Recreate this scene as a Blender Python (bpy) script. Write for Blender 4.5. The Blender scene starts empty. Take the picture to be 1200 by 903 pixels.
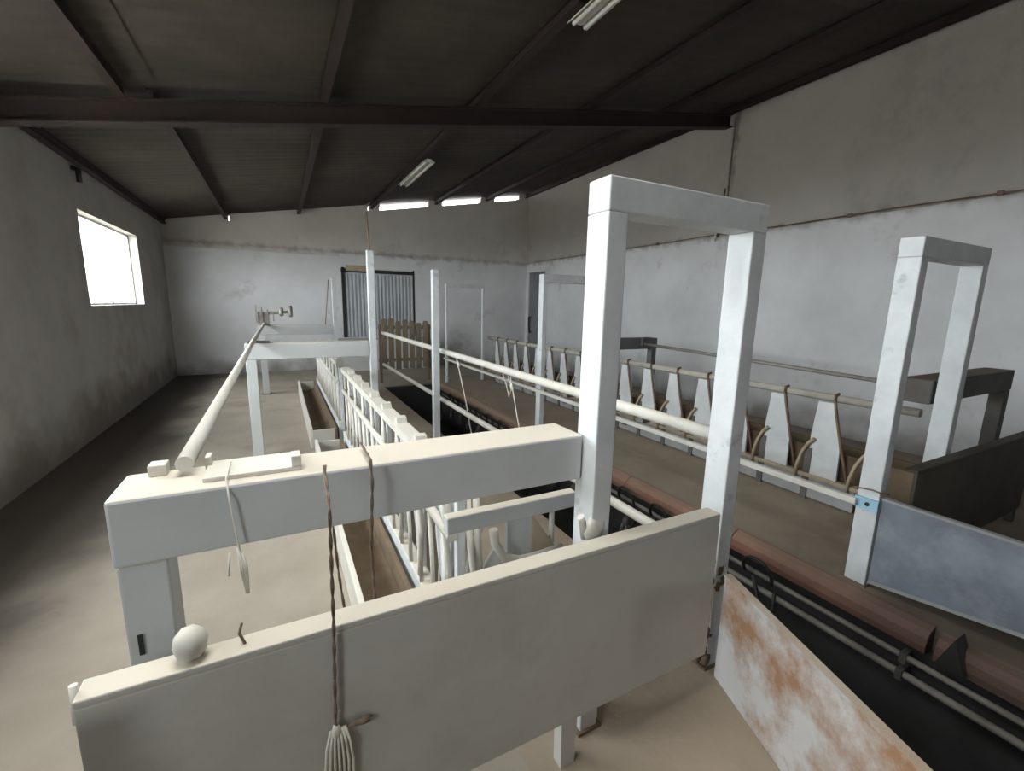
import bpy, bmesh, math, random
from mathutils import Vector, Matrix
random.seed(7)
S = bpy.context.scene
COL = S.collection

# ------------------------------------------------------------------ camera
cam_d = bpy.data.cameras.new('camera')
cam = bpy.data.objects.new('camera', cam_d)
COL.objects.link(cam)
cam_d.sensor_width = 36.0
cam_d.lens = 520.0 / 1200.0 * 36.0
cam_d.clip_start = 0.02
R_ = Vector((0.88720571, -0.46094944, 0.01979002))      # camera right in the world
D_ = Vector((-0.06470462, -0.16677989, -0.98386878))    # camera down
F_ = Vector((0.45681435, 0.87161349, -0.17779363))      # camera forward
cam.matrix_world = Matrix(((R_.x, -D_.x, -F_.x, 0.0), (R_.y, -D_.y, -F_.y, 0.0), (R_.z, -D_.z, -F_.z, 1.7), (0, 0, 0, 1)))
S.camera = cam

# ------------------------------------------------------------------ sky, exposure
w = bpy.data.worlds.new('overcast_sky')
S.world = w
w.use_nodes = True
bg = w.node_tree.nodes['Background']
bg.inputs['Color'].default_value = (0.95, 0.975, 1.0, 1)
bg.inputs['Strength'].default_value = 4.0
S.view_settings.view_transform = 'Standard'
S.view_settings.look = 'None'
S.view_settings.exposure = 2.4
S.view_settings.gamma = 1.0
S.view_settings.use_curve_mapping = False


def portal(name, loc, sy, sz):
    """sampling portal in an opening of the left wall (gives no light of its own)"""
    d = bpy.data.lights.new(name, 'AREA')
    d.shape = 'RECTANGLE'
    d.size = sz
    d.size_y = sy
    d.cycles.is_portal = True
    o = bpy.data.objects.new(name, d)
    COL.objects.link(o)
    o.location = loc
    o.rotation_euler = (0, -math.pi / 2, 0)     # -Z of the lamp points to +X
    return o


XL, XR, YB, YN = -2.09, 6.85, 12.2, -8.0
WIN1 = (7.5, 10.1, 1.59, 2.75)
ADDED_WIN2 = (2.3, 5.3, 1.5, 2.85)  # unseen window, added to bring light from the left
ADDED_WIN3 = (-0.75, 0.05, 1.4, 2.6)  # unseen small window, added to light the near front faces
for i, (a, b, c, d) in enumerate((WIN1, ADDED_WIN2, ADDED_WIN3)):
    portal('daylight_portal', (XL - 0.16, (a + b) / 2, (c + d) / 2), b - a, d - c)
ADDED_SKY = (-0.89, 0.58, YN + 8 * 1.09, YN + 9 * 1.09)     # unseen translucent roof sheet, added for light from above
pt = portal('daylight_portal', ((ADDED_SKY[0] + ADDED_SKY[1]) / 2, (ADDED_SKY[2] + ADDED_SKY[3]) / 2, 3.72 + 0.18 * (ADDED_SKY[0] + ADDED_SKY[1]) / 2 + 0.12), ADDED_SKY[3] - ADDED_SKY[2], ADDED_SKY[1] - ADDED_SKY[0])
pt.rotation_euler = (0, -math.atan(0.18), 0)


def roofz(x):
    return 3.72 + 0.18 * x


# ------------------------------------------------------------------ materials
def mat(name, c1, c2=None, scale=3.0, rough=0.75, bump=0.15, bscale=30.0, c3=None, c3scale=1.2, c3lo=0.55, c3hi=0.7,
        dust=None, dust_amt=0.85, metal=0.0, stretch=None, detail=6.0):
    m = bpy.data.materials.new(name)
    m.use_nodes = True
    nt = m.node_tree
    N, L = nt.nodes, nt.links
    p = N['Principled BSDF']
    p.inputs['Roughness'].default_value = rough
    p.inputs['Metallic'].default_value = metal
    tc = N.new('ShaderNodeNewGeometry')
    mp = N.new('ShaderNodeMapping')
    L.new(tc.outputs['Position'], mp.inputs['Vector'])
    if stretch:
        mp.inputs['Scale'].default_value = stretch

    def noise(sc, det=detail, rough_=0.6):
        n = N.new('ShaderNodeTexNoise')
        n.inputs['Scale'].default_value = sc
        n.inputs['Detail'].default_value = det
        n.inputs['Roughness'].default_value = rough_
        L.new(mp.outputs[0], n.inputs['Vector'])
        return n.outputs['Fac']

    def ramp(fac, lo, hi):
        r = N.new('ShaderNodeMapRange')
        r.inputs['From Min'].default_value = lo
        r.inputs['From Max'].default_value = hi
        L.new(fac, r.inputs['Value'])
        return r.outputs['Result']

    def mix(fac, a, b):
        x = N.new('ShaderNodeMix')
        x.data_type = 'RGBA'
        if isinstance(fac, float):
            x.inputs[0].default_value = fac
        else:
            L.new(fac, x.inputs[0])
        for k, v in ((6, a), (7, b)):
            if isinstance(v, tuple):
                x.inputs[k].default_value = (v[0], v[1], v[2], 1)
            else:
                L.new(v, x.inputs[k])
        return x.outputs[2]

    c2 = c2 or tuple(v * 0.8 for v in c1)
    col = mix(ramp(noise(scale), 0.35, 0.65), c1, c2)
    if c3:
        col = mix(ramp(noise(c3scale, 8.0, 0.7), c3lo, c3hi), col, c3)
    if dust:
        sx = N.new('ShaderNodeSeparateXYZ')
        L.new(tc.outputs['Normal'], sx.inputs[0])
        k = N.new('ShaderNodeMath')
        k.operation = 'MULTIPLY'
        k.inputs[1].default_value = dust_amt
        L.new(ramp(sx.outputs['Z'], 0.35, 0.85), k.inputs[0])
        col = mix(k.outputs[0], col, dust)
    L.new(col, p.inputs['Base Color'])
    b = N.new('ShaderNodeBump')
    b.inputs['Strength'].default_value = bump
    b.inputs['Distance'].default_value = 0.01
    L.new(noise(bscale), b.inputs['Height'])
    L.new(b.outputs[0], p.inputs['Normal'])
    m['_h'] = 1
    return m


def add_mask(m, build):
    """mix a further stain colour into a material; build(nodes, links, pos) returns (fac socket, colour)"""
    nt = m.node_tree
    N, L = nt.nodes, nt.links
    p = N['Principled BSDF']
    old = p.inputs['Base Color'].links[0].from_socket
    g = N.new('ShaderNodeNewGeometry')
    sx = N.new('ShaderNodeSeparateXYZ')
    L.new(g.outputs['Position'], sx.inputs[0])
    fac, colr = build(N, L, sx.outputs, g.outputs['Position'])
    x = N.new('ShaderNodeMix')
    x.data_type = 'RGBA'
    L.new(fac, x.inputs[0])
    L.new(old, x.inputs[6])
    x.inputs[7].default_value = (*colr, 1)
    L.new(x.outputs[2], p.inputs['Base Color'])


def nmath(N, L, op, a, b=None):
    n = N.new('ShaderNodeMath')
    n.operation = op
    for i, v in enumerate((a, b)):
        if v is None:
            continue
        if isinstance(v, (int, float)):
            n.inputs[i].default_value = v
        else:
            L.new(v, n.inputs[i])
    return n.outputs[0]


def nrange(N, L, v, lo, hi, a=0.0, b=1.0):
    r = N.new('ShaderNodeMapRange')
    r.interpolation_type = 'SMOOTHSTEP'
    for k, q in (('From Min', lo), ('From Max', hi), ('To Min', a), ('To Max', b)):
        r.inputs[k].default_value = q
    L.new(v, r.inputs['Value'])
    return r.outputs['Result']


def nnoise(N, L, pos, sc, det=5):
    n = N.new('ShaderNodeTexNoise')
    n.inputs['Scale'].default_value = sc
    n.inputs['Detail'].default_value = det
    L.new(pos, n.inputs['Vector'])
    return n.outputs['Fac']


DUST = (0.64, 0.57, 0.465)
M = {}
M['plaster_low'] = mat('whitewash_plaster', (0.80, 0.80, 0.805), (0.71, 0.71, 0.71), 1.3, 0.9, 0.35, 9.0, (0.44, 0.42, 0.40), 0.9, 0.58, 0.75)
M['plaster_up'] = mat('bare_plaster', (0.52, 0.485, 0.45), (0.45, 0.42, 0.385), 1.1, 0.9, 0.35, 9.0, (0.33, 0.30, 0.27), 0.8, 0.58, 0.78)
M['plaster_back'] = mat('pale_bare_plaster', (0.70, 0.665, 0.625), (0.62, 0.585, 0.545), 1.1, 0.9, 0.35, 9.0, (0.46, 0.42, 0.38), 0.8, 0.58, 0.78)
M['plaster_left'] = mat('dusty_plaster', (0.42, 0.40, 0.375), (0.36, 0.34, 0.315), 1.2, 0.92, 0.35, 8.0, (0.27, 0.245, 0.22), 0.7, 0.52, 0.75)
M['floor'] = mat('dusty_concrete', (0.36, 0.315, 0.255), (0.30, 0.255, 0.20), 1.6, 0.92, 0.3, 25.0, (0.22, 0.18, 0.135), 0.8, 0.56, 0.72)
M['platform'] = mat('manure_brown_concrete', (0.38, 0.31, 0.235), (0.32, 0.255, 0.19), 2.0, 0.9, 0.3, 25.0)
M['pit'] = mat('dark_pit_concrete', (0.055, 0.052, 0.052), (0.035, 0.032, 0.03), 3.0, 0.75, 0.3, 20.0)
M['fibre'] = mat('fibre_cement', (0.066, 0.053, 0.042), (0.046, 0.037, 0.03), 0.9, 0.95, 0.1, 12.0, (0.10, 0.083, 0.06), 0.5, 0.5, 0.75)
M['rust_steel'] = mat('rusty_primer_steel', (0.036, 0.02, 0.017), (0.024, 0.015, 0.013), 3.0, 0.8, 0.2, 30.0)
M['white_steel'] = mat('white_painted_steel', (0.70, 0.72, 0.725), (0.60, 0.62, 0.63), 6.0, 0.55, 0.12, 40.0, (0.40, 0.40, 0.39), 5.0, 0.60, 0.72, dust=DUST)
M['sheet'] = mat('dusty_grey_sheet', (0.50, 0.49, 0.455), (0.45, 0.44, 0.405), 2.0, 0.6, 0.08, 25.0, (0.40, 0.375, 0.325), 1.3, 0.52, 0.75, dust=DUST)
M['bar_sheet'] = mat('pale_grey_sheet', (0.56, 0.575, 0.575), (0.50, 0.515, 0.51), 3.0, 0.55, 0.08, 25.0, (0.43, 0.43, 0.41), 2.0, 0.58, 0.75, dust=(0.70, 0.62, 0.51))
M['blue_sheet'] = mat('blue_grey_sheet', (0.21, 0.235, 0.28), (0.15, 0.165, 0.19), 3.0, 0.5, 0.1, 25.0, (0.27, 0.295, 0.33), 2.0, 0.5, 0.65, stretch=(1, 1, 1))
M['dark_sheet'] = mat('dirt_caked_sheet', (0.10, 0.085, 0.065), (0.07, 0.06, 0.045), 3.0, 0.8, 0.1, 25.0)  # plain sheet facing away from light, its shade put into the colour
M['dark_bar'] = mat('grime_dark_steel', (0.105, 0.095, 0.085), (0.07, 0.062, 0.055), 4.0, 0.7, 0.1, 25.0, dust=(0.16, 0.11, 0.075))  # grime, with the unlit face's shade put into the colour
M['slate_bar'] = mat('slate_grey_steel', (0.17, 0.18, 0.18), (0.13, 0.135, 0.135), 4.0, 0.7, 0.1, 25.0)
M['rust_sheet'] = mat('white_sheet_with_rust', (0.82, 0.82, 0.83), (0.74, 0.74, 0.74), 3.0, 0.55, 0.1, 25.0, (0.48, 0.28, 0.165), 2.3, 0.46, 0.62, dust=(0.52, 0.42, 0.32))
M['cream_pipe'] = mat('cream_dusty_pipe', (0.66, 0.64, 0.585), (0.56, 0.53, 0.47), 5.0, 0.6, 0.12, 40.0, dust=(0.76, 0.71, 0.62), dust_amt=0.7)
M['old_bar'] = mat('worn_brown_tube', (0.50, 0.42, 0.31), (0.40, 0.31, 0.21), 9.0, 0.6, 0.1, 40.0)
M['dark_tube'] = mat('dark_brown_tube', (0.24, 0.16, 0.11), (0.16, 0.10, 0.07), 9.0, 0.6, 0.1, 40.0)
M['kick'] = mat('grey_kick_sheet', (0.34, 0.345, 0.345), (0.27, 0.27, 0.265), 4.0, 0.6, 0.1, 30.0)
M['dark_post'] = mat('dark_grey_upright', (0.13, 0.125, 0.12), (0.09, 0.085, 0.08), 4.0, 0.6, 0.1, 30.0)
M['feed'] = mat('old_feed_dust', (0.19, 0.135, 0.085), (0.13, 0.093, 0.057), 5.0, 0.95, 0.4, 60.0)
M['clay'] = mat('salmon_clay_kerb', (0.36, 0.175, 0.12), (0.27, 0.13, 0.09), 4.0, 0.75, 0.15, 30.0, (0.30, 0.20, 0.15), 2.0, 0.5, 0.7, dust=(0.36, 0.27, 0.2), dust_amt=0.5)
M['black_rubber'] = mat('black_rubber', (0.025, 0.024, 0.023), (0.04, 0.037, 0.034), 6.0, 0.5, 0.05, 30.0)
M['grey_pipe'] = mat('grimy_grey_pipe', (0.34, 0.31, 0.27), (0.22, 0.20, 0.17), 6.0, 0.5, 0.1, 30.0)
M['rope'] = mat('brown_rope', (0.22, 0.155, 0.115), (0.14, 0.10, 0.075), 40.0, 0.9, 0.3, 120.0)
M['string'] = mat('pale_twine', (0.72, 0.68, 0.60), (0.62, 0.57, 0.49), 30.0, 0.9, 0.1, 80.0)
M['rib_metal'] = mat('galvanised_ribbed_sheet', (0.55, 0.57, 0.59), (0.46, 0.48, 0.50), 3.0, 0.45, 0.05, 20.0)
M['wood'] = mat('weathered_brown_board', (0.28, 0.215, 0.155), (0.20, 0.15, 0.105), 6.0, 0.85, 0.3, 30.0, stretch=(6, 6, 1))
M['black'] = mat('dark_gap', (0.03, 0.028, 0.026), (0.02, 0.02, 0.02), 4.0, 0.8, 0.05, 20.0)
M['concrete'] = mat('pale_grey_concrete', (0.62, 0.62, 0.60), (0.54, 0.54, 0.52), 2.0, 0.9, 0.3, 20.0)
M['grey_door'] = mat('grey_painted_door', (0.24, 0.245, 0.25), (0.19, 0.195, 0.20), 2.0, 0.6, 0.08, 20.0)
M['lamp_white'] = mat('white_enamel', (0.72, 0.71, 0.66), (0.64, 0.63, 0.58), 4.0, 0.45, 0.05, 20.0)
M['tube_glass'] = mat('opal_lamp_tube', (0.85, 0.85, 0.82), (0.82, 0.82, 0.78), 4.0, 0.2, 0.0, 20.0)
M['blue_paint'] = mat('pale_blue_paint', (0.36, 0.58, 0.72), (0.32, 0.52, 0.66), 8.0, 0.5, 0.05, 20.0)
M['yard'] = mat('pale_yard_gravel', (0.42, 0.40, 0.36), (0.36, 0.34, 0.30), 2.0, 0.95, 0.2, 20.0)
g = bpy.data.materials.new('window_glass')
g.use_nodes = True
N, L = g.node_tree.nodes, g.node_tree.links
N.remove(N['Principled BSDF'])
tr, gl, mx = N.new('ShaderNodeBsdfTransparent'), N.new('ShaderNodeBsdfGlossy'), N.new('ShaderNodeMixShader')
tr.inputs['Color'].default_value = (0.95, 0.97, 0.97, 1)
gl.inputs['Roughness'].default_value = 0.05
mx.inputs[0].default_value = 0.05
L.new(tr.outputs[0], mx.inputs[1]); L.new(gl.outputs[0], mx.inputs[2])
L.new(mx.outputs[0], N['Material Output'].inputs['Surface'])
M['glass'] = g
g = bpy.data.materials.new('translucent_roof_sheet')  # for the unseen roof sheet added to let light in
g.use_nodes = True
N, L = g.node_tree.nodes, g.node_tree.links
N.remove(N['Principled BSDF'])
tr, gl, mx = N.new('ShaderNodeBsdfTransparent'), N.new('ShaderNodeBsdfTranslucent'), N.new('ShaderNodeMixShader')
tr.inputs['Color'].default_value = (0.9, 0.9, 0.86, 1)
gl.inputs['Color'].default_value = (0.8, 0.8, 0.75, 1)
mx.inputs[0].default_value = 0.3
L.new(tr.outputs[0], mx.inputs[1]); L.new(gl.outputs[0], mx.inputs[2])
L.new(mx.outputs[0], N['Material Output'].inputs['Surface'])
M['skylight'] = g


# grime with a shape of its own: low on the walls, along the ledge, and down the seam under the roof beam
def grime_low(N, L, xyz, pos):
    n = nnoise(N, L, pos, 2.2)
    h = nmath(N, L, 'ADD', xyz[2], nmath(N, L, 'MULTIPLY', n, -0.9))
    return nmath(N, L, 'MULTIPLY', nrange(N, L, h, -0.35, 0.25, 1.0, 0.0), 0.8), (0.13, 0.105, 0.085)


def grime_ledge(N, L, xyz, pos):
    n = nnoise(N, L, pos, 5.0)
    d = nmath(N, L, 'ABSOLUTE', nmath(N, L, 'SUBTRACT', xyz[2], 2.93))
    d = nmath(N, L, 'ADD', d, nmath(N, L, 'MULTIPLY', n, 0.28))
    return nmath(N, L, 'MULTIPLY', nrange(N, L, d, 0.10, 0.24, 1.0, 0.0), 0.55), (0.20, 0.165, 0.135)


def grime_seam(N, L, xyz, pos):
    n = nnoise(N, L, pos, 3.5)
    d = nmath(N, L, 'ABSOLUTE', nmath(N, L, 'SUBTRACT', xyz[1], 5.32))
    d = nmath(N, L, 'ADD', d, nmath(N, L, 'MULTIPLY', n, 0.30))
    f = nrange(N, L, d, 0.12, 0.24, 1.0, 0.0)
    z = nrange(N, L, xyz[2], 2.7, 3.6)
    return nmath(N, L, 'MULTIPLY', nmath(N, L, 'MULTIPLY', f, z), 0.7), (0.13, 0.095, 0.075)


def grime_foot(N, L, xyz, pos):
    n = nnoise(N, L, pos, 2.2)
    h = nmath(N, L, 'ADD', xyz[2], nmath(N, L, 'MULTIPLY', n, -0.9))
    return nmath(N, L, 'MULTIPLY', nrange(N, L, h, -0.55, -0.05, 1.0, 0.0), 0.7), (0.13, 0.105, 0.085)


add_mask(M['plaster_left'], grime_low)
add_mask(M['plaster_low'], grime_foot)
add_mask(M['plaster_low'], grime_ledge)
add_mask(M['plaster_up'], grime_ledge)
add_mask(M['plaster_up'], grime_seam)
add_mask(M['plaster_back'], grime_ledge)


def grime_shade_floor(N, L, xyz, pos):      # grime plus painted shade, a black strip along the left wall
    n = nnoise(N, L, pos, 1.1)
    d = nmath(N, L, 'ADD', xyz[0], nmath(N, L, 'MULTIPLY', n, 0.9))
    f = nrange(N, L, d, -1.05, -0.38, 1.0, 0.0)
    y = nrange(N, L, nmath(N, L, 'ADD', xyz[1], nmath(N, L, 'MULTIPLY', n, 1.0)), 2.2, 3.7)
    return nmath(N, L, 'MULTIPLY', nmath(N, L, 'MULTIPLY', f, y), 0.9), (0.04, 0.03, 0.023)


add_mask(M['floor'], grime_shade_floor)


def dung_light_falloff(N, L, xyz, pos):           # near end of right platform and kerb: dung brown with light falloff painted in
    n = nnoise(N, L, pos, 2.6)
    d = nmath(N, L, 'ADD', xyz[1], nmath(N, L, 'MULTIPLY', n, 1.6))
    f = nrange(N, L, d, 1.5, 3.0, 1.0, 0.0)
    x = nrange(N, L, xyz[0], 2.3, 2.6)
    return nmath(N, L, 'MULTIPLY', nmath(N, L, 'MULTIPLY', f, x), 0.75), (0.075, 0.052, 0.04)


def panel_end_dark(N, L, xyz, pos):    # darker left end of the foreground panel, below its top edge
    n = nnoise(N, L, pos, 4.0)
    d = nmath(N, L, 'ADD', xyz[0], nmath(N, L, 'MULTIPLY', n, 0.30))
    f = nrange(N, L, d, -0.27, -0.10, 1.0, 0.0)
    z = nrange(N, L, xyz[2], 0.78, 0.855, 1.0, 0.0)
    return nmath(N, L, 'MULTIPLY', nmath(N, L, 'MULTIPLY', f, z), 0.65), (0.13, 0.11, 0.09)


add_mask(M['sheet'], panel_end_dark)
add_mask(M['platform'], dung_light_falloff)
add_mask(M['clay'], dung_light_falloff)


def tan_dirt(N, L, xyz, pos):       # dry tan dirt on the far length of the kerb
    n = nnoise(N, L, pos, 2.0)
    d = nmath(N, L, 'ADD', xyz[1], nmath(N, L, 'MULTIPLY', n, 2.0))
    return nmath(N, L, 'MULTIPLY', nrange(N, L, d, 3.6, 6.0), 0.75), (0.33, 0.245, 0.17)


add_mask(M['clay'], tan_dirt)


# ------------------------------------------------------------------ mesh helpers
class MB:
    def __init__(self):
        self.bm = bmesh.new()
        self.mi = 0

    def _f(self, vs, smooth=False):
        try:
            f = self.bm.faces.new(vs)
            f.material_index = self.mi
            f.smooth = smooth
        except ValueError:
            pass

    def hexa(self, p):
        """8 points: bottom ring then top ring, counter-clockwise from above"""
        v = [self.bm.verts.new(q) for q in p]
        for a in ((3, 2, 1, 0), (4, 5, 6, 7), (0, 1, 5, 4), (1, 2, 6, 5), (2, 3, 7, 6), (3, 0, 4, 7)):
            self._f([v[i] for i in a])
        return v

    def box(self, x0, x1, y0, y1, z0, z1):
        return self.hexa([(x0, y0, z0), (x1, y0, z0), (x1, y1, z0), (x0, y1, z0), (x0, y0, z1), (x1, y0, z1), (x1, y1, z1), (x0, y1, z1)])

    def prism(self, poly, axis, a, b):
        """extrude a 2D polygon along an axis: 'x' (poly in y,z), 'y' (poly in x,z), 'z' (poly in x,y)"""
        def P(u, v, t):
            return {'x': (t, u, v), 'y': (u, t, v), 'z': (u, v, t)}[axis]
        A = [self.bm.verts.new(P(u, v, a)) for u, v in poly]
        B = [self.bm.verts.new(P(u, v, b)) for u, v in poly]
        self._f(A); self._f(B[::-1])
        n = len(poly)
        for i in range(n):
            j = (i + 1) % n
            self._f([A[i], B[i], B[j], A[j]])

    def tube(self, pts, r, seg=10, cap=True, radii=None):
        pts = [Vector(p) for p in pts]
        rings = []
        up = None
        for i, p in enumerate(pts):
            t = (pts[min(i + 1, len(pts) - 1)] - pts[max(i - 1, 0)]).normalized()
            if up is None:
                up = Vector((0, 0, 1)) if abs(t.z) < 0.9 else Vector((1, 0, 0))
            a = t.cross(up)
            if a.length < 1e-4:
                a = t.cross(Vector((0, 1, 0)))
            a.normalize()
            b = t.cross(a).normalized()
            up = -b if b.dot(up) < 0 else b
            rr = radii[i] if radii else r
            rings.append([self.bm.verts.new(p + a * math.cos(2 * math.pi * k / seg) * rr + b * math.sin(2 * math.pi * k / seg) * rr) for k in range(seg)])
        for q0, q1 in zip(rings, rings[1:]):
            for k in range(seg):
                self._f([q0[k], q0[(k + 1) % seg], q1[(k + 1) % seg], q1[k]], True)
        if cap:
            self._f(rings[0][::-1]); self._f(rings[-1])

    def blob(self, c, r, sx=1, sy=1, sz=1, seed=0, amp=0.15):
        rnd = random.Random(seed)
        res = bmesh.ops.create_icosphere(self.bm, subdivisions=2, radius=r)
        for v in res['verts']:
            k = 1 + rnd.uniform(-amp, amp)
            v.co = Vector((v.co.x * sx * k + c[0], v.co.y * sy * k + c[1], v.co.z * sz * k + c[2]))
            for f in v.link_faces:
                f.smooth = True
                f.material_index = self.mi

    def build(self, name, mats, parent=None, bevel=0.0):
        bm = self.bm
        bmesh.ops.recalc_face_normals(bm, faces=bm.faces)
        me = bpy.data.meshes.new(name)
        bm.to_mesh(me)
        bm.free()
        for m in (mats if isinstance(mats, (list, tuple)) else [mats]):
            me.materials.append(m)
        o = bpy.data.objects.new(name, me)
        COL.objects.link(o)
        if parent:
            o.parent = parent
            o.matrix_parent_inverse = Matrix.Translation(parent.location).inverted() if parent.location.length else Matrix()
        if bevel:
            b = o.modifiers.new('bevel', 'BEVEL')
            b.width = bevel
            b.segments = 2
            b.limit_method = 'ANGLE'
        return o


def tag(o, label, cat, group=None, kind=None):
    o['label'] = label
    o['category'] = cat
    if group: o['group'] = group
    if kind: o['kind'] = kind
    return o


def thing(name, loc, label, cat, group=None):
    o = bpy.data.objects.new(name, None)
    COL.objects.link(o)
    o.location = loc
    o.empty_display_size = 0.1
    return tag(o, label, cat, group)


def struct(o):
    o['kind'] = 'structure'
    return o


def lab(o, t):
    o['label'] = t
    return o


def copy_tree(o, dx, dy, dz=0.0, label=None):
    """a copy of a thing with its parts and sub-parts, moved by (dx,dy,dz)"""
    r = o.copy()
    COL.objects.link(r)
    r.location = o.location + Vector((dx, dy, dz))
    for ch in o.children:
        c = ch.copy()
        COL.objects.link(c)
        c.parent = r
        c.matrix_parent_inverse = ch.matrix_parent_inverse.copy()
        for gc in ch.children:
            d = gc.copy()
            COL.objects.link(d)
            d.parent = c
            d.matrix_parent_inverse = gc.matrix_parent_inverse.copy()
    if label:
        r['label'] = label
    return r


# ================================================================== SETTING
PL, PR, PE, PZ = 1.83, 3.10, 9.25, -0.85        # milking pit: left edge, right edge, far end, depth
fl = MB()
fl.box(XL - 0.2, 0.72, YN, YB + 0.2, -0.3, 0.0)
fl.mi = 1
fl.box(0.72, PL, YN, PE, -0.95, 0.0)
fl.box(PR, XR + 0.2, YN, PE, -0.95, 0.0)
fl.mi = 0
fl.box(0.72, XR + 0.2, PE, YB + 0.2, -0.95, 0.0)
fl.mi = 2
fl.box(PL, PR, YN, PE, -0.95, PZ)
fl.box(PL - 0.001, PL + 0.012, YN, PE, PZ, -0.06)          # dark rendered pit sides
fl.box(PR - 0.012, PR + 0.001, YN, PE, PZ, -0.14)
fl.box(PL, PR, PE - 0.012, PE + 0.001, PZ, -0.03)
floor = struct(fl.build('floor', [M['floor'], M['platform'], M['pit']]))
y_ = MB()
y_.box(XL - 30, XL - 0.2, -20, 30, -0.4, -0.1)
struct(y_.build('floor_outside', M['yard']))

# left wall with openings
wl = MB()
ops = sorted([ADDED_WIN3, ADDED_WIN2, WIN1])
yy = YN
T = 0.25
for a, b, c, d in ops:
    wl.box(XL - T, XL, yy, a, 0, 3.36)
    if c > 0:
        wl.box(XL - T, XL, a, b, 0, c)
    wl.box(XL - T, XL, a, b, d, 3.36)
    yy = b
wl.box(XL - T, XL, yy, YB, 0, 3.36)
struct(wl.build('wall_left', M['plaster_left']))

# back wall: upper bare plaster with gaps under the roof, lower whitewashed coat 3 cm proud
wb = MB()
notch = [(-0.86, -0.83, 0.13), (2.18, 2.22, 0.13), (2.47, 3.76, 0.14), (4.15, 5.28, 0.14), (5.72, 6.5, 0.13)]
poly = [(XL - T, 0.0), (XR + T, 0.0), (XR + T, roofz(XR + T))]
for a, b, h in notch[::-1]:
    poly += [(b, roofz(b) + 0.01), (b, roofz(b) - h), (a, roofz(a) - h), (a, roofz(a) + 0.01)]
poly += [(XL - T, roofz(XL - T))]
wb.prism(poly, 'y', YB, YB + 0.2)
wb.mi = 1
lo = 2.93
DX0, DX1, DZ0, DZ1 = 1.46, 3.32, 0.80, 2.56           # high door opening in the coat
wb.box(XL, DX0, YB - 0.05, YB + 0.001, 0, lo - 0.12)
wb.box(DX0, DX1, YB - 0.05, YB + 0.001, DZ1, lo - 0.04)
wb.box(DX0, DX1, YB - 0.05, YB + 0.001, 0, DZ0)
wb.box(DX1, XR, YB - 0.05, YB + 0.001, 0, lo + 0.02)
wall_back = struct(wb.build('wall_back', [M['plaster_back'], M['plaster_low']]))

# right wall
wr = MB()
zt = roofz(XR)
wr.box(XR, XR + T, YN, YB, 0, zt + 0.05)
wr.box(XR - 0.035, XR + 0.001, 5.36, YB, lo, zt)       # the far bay's upper coat is a little proud
wr.mi = 1
DR0, DR1, DRZ = 11.05, 12.0, 2.68
wr.box(XR - 0.06, XR + 0.001, YN, DR0, 0, lo)
wr.box(XR - 0.06, XR + 0.001, DR0, DR1, DRZ, lo)
wr.box(XR - 0.06, XR + 0.001, DR1, YB, 0, lo)
struct(wr.build('wall_right', [M['plaster_up'], M['plaster_low']]))
wf = MB()
wf.prism([(XL - T, 0), (XR + T, 0), (XR + T, roofz(XR + T)), (XL - T, roofz(XL - T))], 'y', YN - 0.2, YN)
struct(wf.build('wall_front', M['plaster_left']))

# roof: a dark lining carrying fibre cement sheets, purlins, and one rusty main beam
ce = MB()
for xa, xb, ya, yb in ((XL - 0.5, ADDED_SKY[0], YN - 0.2, YB + 0.2), (ADDED_SKY[1], XR + 0.4, YN - 0.2, YB + 0.2), (ADDED_SKY[0], ADDED_SKY[1], YN - 0.2, ADDED_SKY[2]), (ADDED_SKY[0], ADDED_SKY[1], ADDED_SKY[3], YB + 0.2)):
    ce.prism([(xa, roofz(xa) + 0.03), (xb, roofz(xb) + 0.03), (xb, roofz(xb) + 0.09), (xa, roofz(xa) + 0.09)], 'y', ya, yb)
ceiling = struct(ce.build('ceiling', M['fibre']))
PX = [-2.02, -0.89, 0.58, 2.26, 3.95, 5.45, 6.74]


def purlin(x, y0, y1):
    b = MB()
    z = roofz(x)
    b.box(x - 0.04, x + 0.04, y0, y1, z - 0.012, z + 0.002)
    b.box(x - 0.012, x + 0.012, y0, y1, z - 0.09, z - 0.012)
    b.box(x - 0.04, x + 0.04, y0, y1, z - 0.102, z - 0.09)
    return b.build('purlin', M['rust_steel'], ceiling)


for x in PX:
    purlin(x, 5.45, YB)
    purlin({-0.89: -1.1, 0.58: 0.56}.get(x, x), YN, 5.45)
bb = MB()


def slope_box(mb, x0, x1, y0, y1, d0, d1):
    mb.hexa([(x0, y0, roofz(x0) - d0), (x1, y0, roofz(x1) - d0), (x1, y1, roofz(x1) - d0), (x0, y1, roofz(x0) - d0),
             (x0, y0, roofz(x0) - d1), (x1, y0, roofz(x1) - d1), (x1, y1, roofz(x1) - d1), (x0, y1, roofz(x0) - d1)])


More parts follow.
